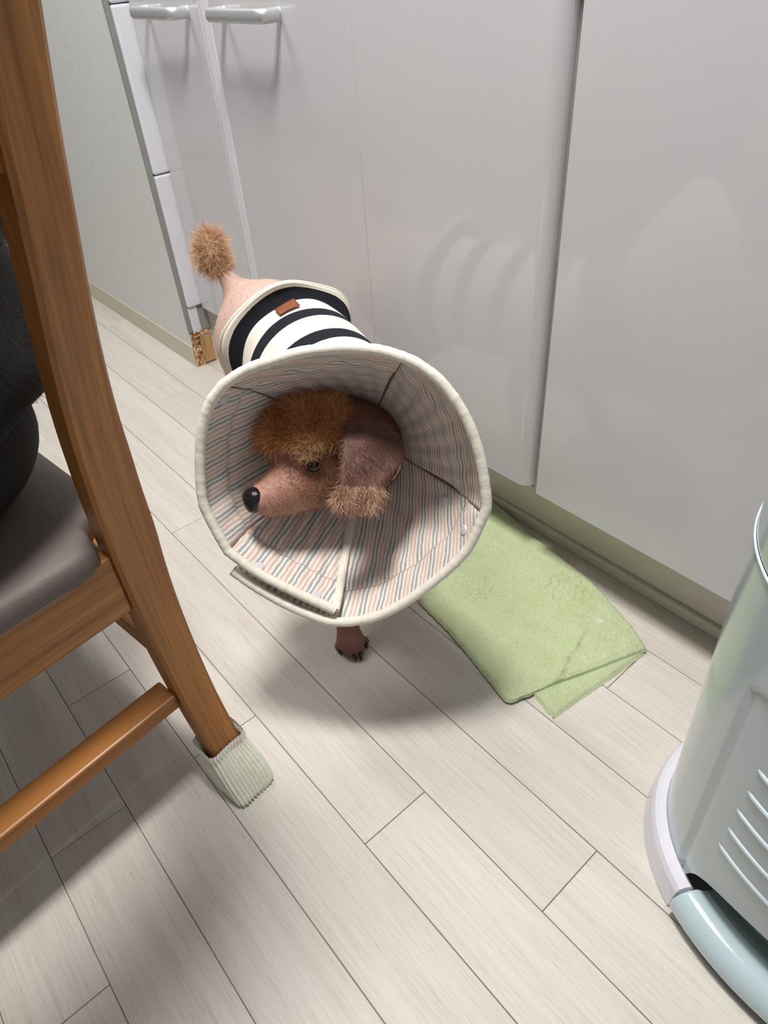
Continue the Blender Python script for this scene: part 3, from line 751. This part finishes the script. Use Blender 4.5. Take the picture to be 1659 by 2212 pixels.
# ================================================================== DOG
DOWN = RC[1]; VIEW = RC[2]; RIGHT = RC[0]
S_c = at(700, 950, 0.868)                       # skull centre
NK = np.array([-0.617, 0.438, 0.351])           # neck where the collar closes
def build_dog():
    s = SDF()
    fwd = nrm([0.974, -0.225, 0]); sd = np.array([0.225, 0.974, 0]); up = np.array([0, 0, 1.0]); rot = np.array([fwd, sd, up])
    # trunk
    s.ell((-0.715, 0.497, 0.325), (0.105, 0.084, 0.092), 0.03, rot)
    s.cone((-0.72, 0.498, 0.332), (-0.86, 0.532, 0.345), 0.086, 0.084, 0.03)
    s.cone((-0.86, 0.532, 0.345), (-0.98, 0.562, 0.352), 0.084, 0.080, 0.03)
    s.ell((-1.025, 0.565, 0.345), (0.100, 0.084, 0.088), 0.04, rot)
    # tail
    s.cone(at(520, 640, 1.30), at(494, 604, 1.30), 0.023, 0.0135, 0.03); s.cone(at(494, 604, 1.30), at(478, 580, 1.30), 0.0135, 0.0105, 0.01)
    s.ell(at(455, 545, 1.30), (0.022, 0.022, 0.032), 0.012)
    # neck
    s.cone((-0.70, 0.485, 0.36), NK + np.array([-0.01, 0.01, 0.01]), 0.074, 0.056, 0.03)
    s.cone(NK, at(745, 945, 0.885), 0.055, 0.052, 0.03)
    # head
    s.ell(S_c, (0.056, 0.056, 0.054), 0.02)
    s.ell(at(648, 930, 0.856), (0.047, 0.047, 0.034), 0.02)          # mass under the topknot
    s.ell(at(770, 990, 0.872), (0.05, 0.05, 0.05), 0.03)             # cheek / jaw root
    s.cone(at(702, 1022, 0.858), at(628, 1048, 0.845), 0.0355, 0.0265, 0.02)
    s.cone(at(628, 1048, 0.845), at(568, 1077, 0.832), 0.0265, 0.0185, 0.015)
    s.cone(at(700, 1060, 0.862), at(590, 1094, 0.838), 0.020, 0.0115, 0.012)   # lower jaw
    s.ell(at(672, 966, 0.822), (0.022, 0.022, 0.013), 0.014)         # brow over the near eye
    s.ell(at(600, 968, 0.86), (0.018, 0.018, 0.012), 0.014)
    # near ear: a hanging flap
    ear_px = [(744, 908), (765, 897), (800, 893), (842, 915), (872, 950), (880, 980), (866, 1008), (838, 1036), (818, 1062), (808, 1092), (772, 1098), (722, 1090), (733, 1050), (737, 1000), (740, 950)]
    O = at(795, 985, 0.793); ex, ey = RIGHT, DOWN
    pts = np.array([at(*p, 0.793) for p in ear_px]); poly = np.stack([(pts - O) @ ex, (pts - O) @ ey], 1)
    s.slab(O, ex, ey, poly, 0.0055, lambda a, b: 0.022 * np.clip(a / 0.05, 0.0, 1.2) ** 2 - 0.006 * np.exp(-((a + 0.03) / 0.008) ** 2) + np.clip(-b - 0.015, 0, 1) * 0.55 + 0.004 * np.sin(a * 90 + b * 40), 0.008)
    # far ear, mostly hidden
    s.cone(at(585, 950, 0.905), at(560, 1040, 0.915), 0.018, 0.022, 0.01)
    # front legs
    for q, pw in ((((-0.665, 0.435, 0.27), (-0.690, 0.425, 0.19), (-0.630, 0.393, 0.062)), (-0.612, 0.383, 0.024)),
                  (((-0.69, 0.545, 0.27), (-0.735, 0.545, 0.19), (-0.725, 0.535, 0.062)), (-0.705, 0.528, 0.024))):
        s.cone(q[0], q[1], 0.045, 0.028, 0.03); s.cone(q[1], q[2], 0.025, 0.0165, 0.015); s.cone(q[2], pw, 0.0165, 0.019, 0.012)
    # hind legs
    for dy in (0, 0.10):
        k = lambda x, y, z: (x + dy * 0.2, y + dy, z)
        s.cone(k(-1.035, 0.530, 0.33), k(-1.00, 0.508, 0.215), 0.058, 0.038, 0.03); s.cone(k(-1.00, 0.508, 0.215), k(-1.10, 0.510, 0.115), 0.038, 0.019, 0.015)
        s.cone(k(-1.10, 0.505, 0.115), k(-1.085, 0.505, 0.03), 0.018, 0.016, 0.012); s.ell(k(-1.065, 0.502, 0.016), (0.034, 0.022, 0.0165), 0.012)
    # paws with toes
    toe_end = [(733, 1396), (762, 1411), (777, 1409), (787, 1385)]; claws = [(736, 1413), (769.5, 1427), (780.5, 1426), (793, 1400)]
    for off in (np.zeros(3), np.array([-0.093, 0.145, 0])):
        s.ell(np.array([-0.607, 0.381, 0.019]) + off, (0.021, 0.021, 0.0165), 0.01)
        for e in toe_end:
            p = onz(*e, 0.0085) + off; s.cone(p + (np.array([-0.607, 0.381, 0.022]) + off - p) * 0.75, p, 0.0088, 0.0085, 0.0028)
    V, Q = s.mesh(0.0036); V = relax(V, Q, 1)
    # ---- colouring of coat and skin
    base = np.array(srgb(214, 180, 166)[:3]); rear = np.array(srgb(190, 156, 146)[:3]); head = np.array(srgb(134, 88, 64)[:3]); muz = np.array(srgb(178, 132, 115)[:3])
    earc = np.array(srgb(116, 80, 70)[:3]); pawc = np.array(srgb(132, 86, 80)[:3])
    C_ = np.tile(base, (len(V), 1)); w = lambda t: t[:, None]
    t = sm(hash_noise(V, 70, 1) * 0.6 + hash_noise(V, 160, 2) * 0.4, 0.35, 0.65) * sm(V[:, 2], 0.40, 0.33); C_ = C_ * (1 - 0.8 * w(t)) + rear * 0.8 * w(t)
    dh = np.linalg.norm(V - S_c, axis=1); t = sm(dh, 0.20, 0.12) * sm(V[:, 0], -0.76, -0.70); C_ = C_ * (1 - w(t)) + head * w(t)
    dm = np.linalg.norm(V - at(590, 1065, 0.83), axis=1); t = sm(dm, 0.085, 0.03); C_ = C_ * (1 - w(t)) + muz * w(t)
    q = V - O; ea, eb, ec = q @ ex, q @ ey, q @ np.cross(ex, ey)
    onear = (np.abs(ec - (0.022 * np.clip(ea / 0.05, 0.0, 1.2) ** 2 - 0.006 * np.exp(-((ea + 0.03) / 0.008) ** 2) + np.clip(-eb - 0.015, 0, 1) * 0.55)) < 0.011) & (ea > -0.045) & (ea < 0.055) & (eb < 0.075) & (eb > -0.06)
    C_[onear] = earc
    t = sm(V[:, 2], 0.16, 0.10) * (V[:, 0] > -0.85); C_ = C_ * (1 - w(t)) + pawc * w(t)
    dt = np.linalg.norm(V - at(455, 545, 1.30), axis=1); C_[dt < 0.042] = np.array(srgb(208, 164, 122)[:3])
    C_ *= (0.90 + 0.2 * hash_noise(V, 240, 4))[:, None]
    root = thing('dog', (-0.85, 0.53, 0), 'shaved poodle with tan topknot, striped shirt and cone, head turned aside', 'dog')
    me = mesh_of('body', V, Q, vcol('poodle_coat', 0.62, bump=0.35, bscale=330, Subsurface_Weight=0.0), True); setcol(me, C_); put('body', me, root)
    M_hair = vcol('poodle_hair', 0.6)
    def fur(name, n, wt, length, width, c0, c1, **kw):
        P, N = sample(V, Q, n, wt); hn = hash_noise(P, 85, 11); r = (rng.random(n)[:, None] * 0.45 + 0.55 * sm(hn, 0.25, 0.75)[:, None])
        strands(name, P, N, length * (0.7 + 0.6 * hash_noise(P, 75, 12)), width, np.array(srgb(*c0)[:3]) * (1 - r) + np.array(srgb(*c1)[:3]) * r, M_hair, root, **kw)
    K = at(650, 926, 0.840)
    def topknot(c, n):
        d = np.linalg.norm(c - K, axis=1); hd = (c - at(650, 966, 0.83)) @ DOWN; ear = (c - at(742, 940, 0.82)) @ RIGHT
        return np.where((d < 0.060) & (hd < 0.0) & (ear < 0.004), 1.0, 0.0)
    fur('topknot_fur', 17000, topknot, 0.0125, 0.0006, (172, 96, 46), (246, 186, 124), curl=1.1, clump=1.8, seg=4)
    fur('brow_fur', 1400, lambda c, n: (np.linalg.norm(c - at(668, 962, 0.815), axis=1) < 0.018) * 1.0, 0.008, 0.0005, (190, 146, 100), (236, 206, 166), curl=0.8, clump=0.6, lean=0.3 * DOWN)
    e_w = lambda c, n: ((np.abs((c - O) @ np.cross(ex, ey)) < 0.03) & ((c - O) @ ex > -0.046) & ((c - O) @ ex < 0.056) & ((c - O) @ ey > -0.05) & ((c - O) @ ey < 0.045) & ((n @ VIEW) < 0.3)) * 1.0
    fur('ear_fur', 2400, e_w, 0.0065, 0.0005, (104, 70, 60), (176, 140, 126), curl=0.3, lean=0.9 * DOWN, clump=0.5)
    fr_w = lambda c, n: ((np.abs((c - O) @ np.cross(ex, ey)) < 0.03) & ((c - O) @ ex > -0.05) & ((c - O) @ ex < 0.016) & ((c - O) @ ey > 0.034)) * 1.0
    fur('ear_fringe', 3600, fr_w, 0.0125, 0.0006, (168, 118, 88), (226, 190, 164), curl=0.5, lean=1.5 * DOWN - 0.3 * VIEW, clump=0.7, seg=4)
    fur('muzzle_fuzz', 5200, lambda c, n: (np.linalg.norm(c - at(610, 1055, 0.835), axis=1) < 0.062) * (np.linalg.norm(c - at(548, 1080, 0.828), axis=1) > 0.018) * 1.0, 0.0042, 0.0003, (170, 112, 78), (226, 186, 150), curl=0.3, lean=0.6 * RIGHT)
    fur('cheek_fuzz', 2600, lambda c, n: ((np.linalg.norm(c - at(700, 1000, 0.83), axis=1) < 0.05) & ((n @ VIEW) < 0.2)) * 1.0, 0.006, 0.0004, (140, 90, 58), (206, 160, 116), curl=0.5, lean=0.5 * RIGHT)
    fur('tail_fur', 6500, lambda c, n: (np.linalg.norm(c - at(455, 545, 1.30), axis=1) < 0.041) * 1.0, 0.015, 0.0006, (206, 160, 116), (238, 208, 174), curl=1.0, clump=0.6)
    fur('body_fuzz', 9000, lambda c, n: (c[:, 0] < -0.93) * (c[:, 2] > 0.15) * (np.linalg.norm(c - at(455, 545, 1.30), axis=1) > 0.045) * 1.0, 0.0028, 0.0004, (196, 160, 150), (226, 196, 186), curl=0.4, lean=0.6 * -fwd)
    fur('neck_fuzz', 3000, lambda c, n: ((np.linalg.norm(c - at(760, 900, 0.88), axis=1) < 0.07) & ((n @ VIEW) < 0.2)) * 1.0, 0.005, 0.0004, (110, 70, 52), (150, 104, 80), curl=0.4)
    # ---- nose, eyes, claws
    M_nose = plain('wet_black_nose', srgb(26, 23, 27), 0.22, 0.2, 300, 0.5, 500); M_eye = plain('dark_eye', srgb(18, 12, 10), 0.05, 0.1); M_claw = plain('black_claw', srgb(30, 24, 24), 0.35)
    ns = SDF(); nd = nrm(at(545, 1080, 0.822) - at(625, 1046, 0.845)); nu = nrm(-DOWN - ((-DOWN) @ nd) * nd); nr = np.cross(nd, nu); c0 = at(547, 1079, 0.828)
    ns.ell(c0, (0.0125, 0.0150, 0.0135), 0.004, np.array([nd, nr, nu])); ns.ell(c0 + nu * 0.004 - nd * 0.003, (0.011, 0.0145, 0.009), 0.006, np.array([nd, nr, nu]))
    ns.ell(c0 - nu * 0.009 + nd * 0.002, (0.008, 0.007, 0.006), 0.006, np.array([nd, nr, nu]))
    nv, nq = ns.mesh(0.0011)
    for sg in (1, -1):       # nostrils pressed in
        h = c0 + nd * 0.010 + nr * sg * 0.0062 + nu * 0.001; dd = np.linalg.norm(nv - h, axis=1); nv = nv - nd * (0.005 * np.exp(-(dd / 0.0032) ** 2))[:, None]
    obj('nose', nv, nq, M_nose, root, True)
    def hit(u, v, d0, d1):
        for d in np.arange(d0, d1, 0.0005):
            if s.eval(at(u, v, d)[None])[0] < 0: return d
        return d1
    de = hit(676, 1001, 0.76, 0.87); ec_ = at(676, 1001, de + 0.0045)
    bm = bmesh.new(); bmesh.ops.create_uvsphere(bm, u_segments=24, v_segments=16, radius=0.0105)
    for v in bm.verts: v.co = Vector(ec_ + np.array(v.co))
    eye = bm_obj('eye', bm, M_eye, root, True)
    # eyelids: two skin folds round the eye
    M_lid = plain('eyelid_skin', srgb(96, 60, 46), 0.6, 0.15, 200, 0.3)
    ev = nrm(CAM - ec_)
    for arc, zz, rr in ((((-21, -2), (-14, -9), (-2, -12), (10, -9), (20, 0)), 0.002, 0.0030), (((-21, -2), (-14, 6), (-2, 10), (10, 8), (20, 0)), 0.001, 0.0024)):
        P = [at(676 + dx, 1001 + dy, de + 0.0005) + ev * zz for dx, dy in arc]
        tv, tf = tube(catmull(P, 18), rr, 8); obj('eyelid', tv, tf, M_lid, eye, True)
    P2 = at(598, 992, 0.872)
    bm = bmesh.new(); bmesh.ops.create_uvsphere(bm, u_segments=18, v_segments=12, radius=0.0105)
    for v in bm.verts: v.co = Vector(P2 + np.array(v.co))
    bm_obj('eye', bm, M_eye, root, True)
    for off in (np.zeros(3), np.array([-0.093, 0.145, 0])):
        for e, c in zip(toe_end, claws):
            a = onz(*e, 0.012) + off; b = onz(*c, 0.002) + off; mid = (a + b) / 2 + np.array([0, 0, 0.003])
            tv, tf = tube(catmull([a, mid, b], 8), np.linspace(0.0048, 0.0017, 8), 8); obj('claw', tv, tf, M_claw, root, True)
    return root, s
dog, dog_sdf = build_dog()

# ---- striped shirt worn by the dog
def shirt_mat():
    t = NT('navy_cream_jersey'); uv = t.node('ShaderNodeUVMap'); sx = t.node('ShaderNodeSeparateXYZ'); t.link(uv.outputs[0], sx.inputs[0])
    co = t.coords(); wob = t.noise(co.outputs[0], 500, 2); d = t.math('ADD', sx.outputs[0], t.math('MULTIPLY', t.math('SUBTRACT', wob.outputs[0], 0.5), 0.002))
    r = t.ramp(t.math('MULTIPLY', d, 4.0), [(0, srgb(236, 230, 216))]); r.color_ramp.interpolation = 'CONSTANT'
    for a, b in ((0.024, 0.048), (0.086, 0.113), (0.158, 0.184), (0.228, 0.25)):
        e = r.color_ramp.elements.new(a * 4); e.color = srgb(15, 18, 30); e = r.color_ramp.elements.new(min(b * 4, 1)); e.color = srgb(236, 230, 216)
    t.link(r.outputs[0], t.b.inputs['Base Color']); t.set(Roughness=0.95)
    n = t.noise(co.outputs[0], 700, 3); t.bump(n.outputs[0], 0.35, 0.0008); return t.m
M_shirt = shirt_mat()
SH = np.array([(-0.945, 0.553, 0.352, 0.097, 0.094), (-0.885, 0.540, 0.349, 0.095, 0.095), (-0.80, 0.519, 0.344, 0.094, 0.096), (-0.72, 0.497, 0.338, 0.092, 0.096), (-0.665, 0.470, 0.348, 0.080, 0.084)])
def shirt():
    ss = catmull(SH, 90); ax_ = np.r_[0, np.cumsum(np.linalg.norm(np.diff(ss[:, :3], axis=0), axis=1))]
    T = np.gradient(ss[:, :3], axis=0); nth = 128; V = []; uv = []
    for i in range(90):
        f = nrm(T[i]); sd = nrm(np.cross([0, 0, 1], f)); up = np.cross(f, sd); s_ = ax_[i]
        for k in range(nth):
            th = 2 * PI * k / nth; tp = max(0, math.sin(th))
            wav = 1 + 0.35 * math.sin(3 * th + 0.6) * tp + 0.2 * math.sin(5 * th)
            fl = (0.022 * (1 - sm(s_, 0.012, 0.045)) * (0.5 + 0.7 * tp) * wav) + 0.004
            fl -= 0.003 * float(np.exp(-((s_ - 0.044) / 0.006) ** 2)) + 0.0018 * math.sin(6 * th + s_ * 60) * float(np.exp(-((s_ - 0.06) / 0.02) ** 2))
            V.append(ss[i, :3] + sd * math.cos(th) * (ss[i, 3] + fl) + up * math.sin(th) * (ss[i, 4] + fl) + f * (0.030 * tp * float(1 - sm(s_, 0.0, 0.040)) - 0.006 * math.sin(2 * th + 0.4) * float(1 - sm(s_, 0.0, 0.05)))); uv.append((s_, k / nth))
    V = np.array(V); F = grid_faces(90, nth, close_v=True)
    me = mesh_of('shirt', V, F, M_shirt, True); ul = me.uv_layers.new(name='UVMap')
    for lp in me.loops: ul.data[lp.index].uv = uv[lp.vertex_index]
    o = put('shirt', me, dog); md = o.modifiers.new('thickness', 'SOLIDIFY'); md.thickness = 0.0022; md.offset = 1
    # rolled hem
    hv, hf = tube(np.vstack([V[:nth], V[:2]]), 0.0028, 8, caps=False); M_hem = plain('cream_hem', srgb(236, 230, 216), 0.9, 0.03, 200, 0.3, 500)
    obj('hem', hv, hf, M_hem, o, True)
    # small leather label on the back
    px = np.array([[FPX * (RC[0] @ (p - CAM)) / (RC[2] @ (p - CAM)) + CX, FPX * (RC[1] @ (p - CAM)) / (RC[2] @ (p - CAM)) + CY] for p in V])
    dist = np.hypot(px[:, 0] - 622, px[:, 1] - 669) + 1000 * (V[:, 2] < 0.38); i0 = int(dist.argmin()); i, k = divmod(i0, nth)
    G = []; nn = []
    for a in np.linspace(-4.0, 4.0, 7):
        for b in np.linspace(-3.6, 3.6, 9):
            ii = i + a * 0.95 + 0.25 * b; kk = (k + b) % nth; j0 = int(np.clip(math.floor(ii), 0, 88)); k0 = int(kk) % nth; k1 = (k0 + 1) % nth; fi, fk = ii - j0, kk - int(kk)
            p = (V[j0 * nth + k0] * (1 - fi) + V[(j0 + 1) * nth + k0] * fi) * (1 - fk) + (V[j0 * nth + k1] * (1 - fi) + V[(j0 + 1) * nth + k1] * fi) * fk
            c = ss[min(max(int(ii), 0), 89), :3]; G.append(p + nrm(p - c) * 0.0036)
    lb = obj('leather_label', G, grid_faces(7, 9), plain('brown_leather', srgb(138, 78, 46), 0.5, 0.15, 150, 0.4, 300), o, True); md = lb.modifiers.new('thickness', 'SOLIDIFY'); md.thickness = 0.0015
    return o
shirt()

# ================================================================== RECOVERY CONE
def stripe_mat():
    t = NT('striped_cotton'); uv = t.node('ShaderNodeUVMap'); sx = t.node('ShaderNodeSeparateXYZ'); t.link(uv.outputs[0], sx.inputs[0])
    co = t.coords(); wob = t.noise(co.outputs[0], 70, 3); d = t.math('ADD', sx.outputs[0], t.math('MULTIPLY', t.math('SUBTRACT', wob.outputs[0], 0.5), 0.0035))
    fr = t.math('FRACT', t.math('MULTIPLY', d, 1 / 0.0225))
    W_, Pk, Gy = srgb(236, 230, 224), srgb(222, 190, 172), srgb(168, 169, 166)
    r = t.ramp(fr, [(0.0, W_), (0.02, Pk), (0.12, Pk), (0.14, W_), (0.24, W_), (0.26, Pk), (0.36, Pk), (0.38, W_), (0.50, W_), (0.52, Gy), (0.62, Gy), (0.64, W_), (0.74, W_), (0.76, Gy), (0.86, Gy), (0.88, W_)])
    n = t.noise(co.outputs[0], 900, 3); g = t.ramp(n.outputs[0], [(0.35, (0.9, 0.9, 0.9, 1)), (0.6, (1, 1, 1, 1))])
    t.link(t.mix(0.7, r.outputs[0], g.outputs[0], 'MULTIPLY'), t.b.inputs['Base Color']); t.set(Roughness=0.9, Sheen_Weight=0.1)
    t.bump(n.outputs[0], 0.3, 0.0006); return t.m
M_stripe = stripe_mat(); M_cream = plain('cream_cotton', srgb(226, 219, 203), 0.85, 0.04, 60, 0.4, 260)
M_bind = plain('cream_binding', srgb(238, 232, 218), 0.75, 0.04, 90, 0.6, 150); M_snap = plain('white_plastic_snap', srgb(214, 214, 220), 0.3, 0.02)
def build_cone():
    az, el = math.radians(-45), math.radians(15)
    ax = np.array([math.cos(el) * math.cos(az), math.cos(el) * math.sin(az), math.sin(el)]); Cc = at(734, 1074, 0.78); Nc = Cc - ax * 0.150
    sv = nrm(np.cross([0, 0, 1], ax)); tv = np.cross(ax, sv); rn = 0.062
    def on_rim(u, v, back=0.0):
        r = ray(u, v); r = r / np.linalg.norm(r); d = ((Cc - ax * back - CAM) @ ax) / (r @ ax); return CAM + r * d
    px = [[(502, 1232), (545, 1263), (602, 1297), (660, 1324), (725, 1343), (810, 1332), (900, 1284), (1000, 1198), (1046, 1112)],
          [(1046, 1112), (1051, 1080), (1036, 985), (1005, 900), (955, 828), (905, 788), (872, 772)],
          [(872, 772), (820, 757), (745, 751), (660, 759), (590, 778), (530, 800), (482, 832)],
          [(482, 832), (450, 880), (433, 960), (436, 1070), (456, 1125), (492, 1190)],
          [(492, 1190), (555, 1236), (640, 1280), (724, 1318)]]
    sdir = [(-18, 100), (55, 100), (100, -18), (100, -60), (-68, 100)]
    root = thing('recovery_cone', Nc, 'quilted striped cotton recovery cone with cream edging round the dog head', 'pet cone')
    prev = None; allrim = []; surf = []
    for pi, pp in enumerate(px):
        R3 = []
        for j, p in enumerate(pp):
            bk = 0.006 * max(0, 1 - j / 4.0) if pi == 0 else 0.0
            R3.append(on_rim(*p, back=bk))
        nS, nT = 44, 40; R = catmull(R3, nS)
        ang = np.unwrap(np.arctan2((R - Cc) @ tv, (R - Cc) @ sv))
        # keep the angle continuous round the spiral
        if prev is not None: ang += 2 * PI * round((prev - ang[0]) / (2 * PI))
        prev = ang[-1]
        over = np.clip(1 - np.arange(nS) / (nS * 0.45), 0, 1) if pi == 0 else np.zeros(nS)
        Nr = np.array([Nc + (rn + 0.008 * o_) * (math.cos(a) * sv + math.sin(a) * tv) for a, o_ in zip(ang, over)])
        G = np.zeros((nS, nT, 3))
        for i in range(nS):
            f = i / (nS - 1); outw = nrm(R[i] - Cc)
            for k in range(nT):
                t = k / (nT - 1); p = R[i] * (1 - t) + Nr[i] * t
                puff = 0.006 * (math.sin(PI * f) ** 0.5) * math.sin(PI * t) - 0.0032 * math.exp(-((t - 0.27) / 0.022) ** 2) + 0.0016 * math.sin(f * 40 + t * 9) * math.sin(PI * t)
                G[i, k] = p + outw * (-puff + 0.010 * math.sin(PI * t))
        P0 = G[nS // 2, nT // 3]; e1 = nrm(G[nS // 2 + 2, nT // 3] - P0); e2 = G[nS // 2, nT // 3 + 3] - P0; e2 = nrm(e2 - (e2 @ e1) * e1)
        pj = lambda p: np.array([FPX * (RC[0] @ (p - CAM)) / (RC[2] @ (p - CAM)) + CX, FPX * (RC[1] @ (p - CAM)) / (RC[2] @ (p - CAM)) + CY])
        J = np.stack([pj(P0 + 0.01 * e1) - pj(P0), pj(P0 + 0.01 * e2) - pj(P0)], 1); dv = np.linalg.solve(J, np.array(sdir[pi], float)); dv /= np.linalg.norm(dv)
        crs = e1 * -dv[1] + e2 * dv[0]
        V = G.reshape(-1, 3); uv = [((p - P0) @ crs, (p - P0) @ (e1 * dv[0] + e2 * dv[1])) for p in V]
        F = grid_faces(nS, nT)
        nrm0 = np.cross(G[1, 1] - G[1, 0], G[2, 1] - G[1, 1]); inward = (Cc - ax * 0.05 - G[nS // 2, nT // 2])
        n_ = np.cross(G[nS // 2 + 1, nT // 2] - G[nS // 2, nT // 2], G[nS // 2, nT // 2 + 1] - G[nS // 2, nT // 2])
        if n_ @ inward < 0: F = grid_faces(nS, nT, flip=True)
        me = mesh_of('panel', V, F, [M_stripe, M_cream], True); ul = me.uv_layers.new(name='UVMap')
        for lp in me.loops: ul.data[lp.index].uv = uv[lp.vertex_index]
        o = put('panel', me, root); md = o.modifiers.new('padding', 'SOLIDIFY'); md.thickness = 0.005; md.offset = -1; md.material_offset = 1; md.material_offset_rim = 1
        tag(o, ['lower right striped panel', 'right striped panel', 'top striped panel', 'left striped panel', 'overlapping striped flap'][pi])
        allrim.append(R if pi == 0 else R[1:]); surf.append((o, G))
    rim = np.vstack(allrim); flap = surf[4][1][-1]
    def crimp(P, r): return r * (1 + 0.025 * rng.normal(size=len(P)))
    V, F = tube(catmull(rim, 420), crimp(range(420), 0.0060) * (1 + 0.012 * np.sin(np.arange(420) * 0.9)), 12); obj('edge_binding', V, F, M_bind, root, True)
    fl = catmull(np.vstack([rim[-1:], flap[::4]]), 60); fl = fl + nrm(CAM - fl[30]) * 0.002
    V, F = tube(fl, crimp(range(60), 0.0058), 10, squash=(1.0, 0.6)); obj('flap_binding', V, F, M_bind, surf[4][0], True)
    # seams between the panels: sunk thread lines
    for k in range(4):
        sl = surf[k][1][-1]; V, F = tube(sl, 0.0011, 6); obj('seam', V, F, plain('seam_thread', srgb(120, 98, 86), 0.9), surf[k][0], True)
    # stitched line parallel to the rim on every panel
    for o, G in surf:
        kk = int(0.27 * 39); V, F = tube(G[1:-1, kk] + nrm(CAM - G[22, kk]) * 0.0006, 0.0006, 5); obj('stitch_line', V, F, plain('stitch_thread', srgb(196, 180, 166), 0.9), o, True)
    # press studs
    for (u, v), pi in (((560, 1228), 4), ((682, 1283), 4), ((1003, 1147), 0), ((957, 1084), 0), ((775, 1108), 0), ((487, 864), 3)):
        G = surf[pi][1]; best = None
        for i in range(1, 43):
            for k in range(1, 39):
                p = G[i, k]; q = np.array([FPX * (RC[0] @ (p - CAM)) / (RC[2] @ (p - CAM)) + CX, FPX * (RC[1] @ (p - CAM)) / (RC[2] @ (p - CAM)) + CY]); d = np.hypot(*(q - (u, v)))
                if best is None or d < best[0]: best = (d, i, k)
        _, i, k = best; n_ = nrm(np.cross(G[i + 1, k] - G[i, k], G[i, k + 1] - G[i, k])); n_ = n_ if n_ @ (CAM - G[i, k]) > 0 else -n_
        a = nrm(np.cross(n_, [0.3, 0.2, 0.9])); b = np.cross(n_, a); V = []; c = G[i, k]
        prof = [(0.0060, -0.001), (0.0062, 0.0008), (0.0054, 0.0018), (0.003, 0.0022)]
        for r, h in prof:
            for q in range(20): V.append(c + n_ * h + r * (math.cos(2 * PI * q / 20) * a + math.sin(2 * PI * q / 20) * b))
        obj('press_stud', V, grid_faces(4, 20, close_v=True) + [tuple(60 + q for q in range(20))], M_snap, surf[pi][0], False)
    return root
build_cone()
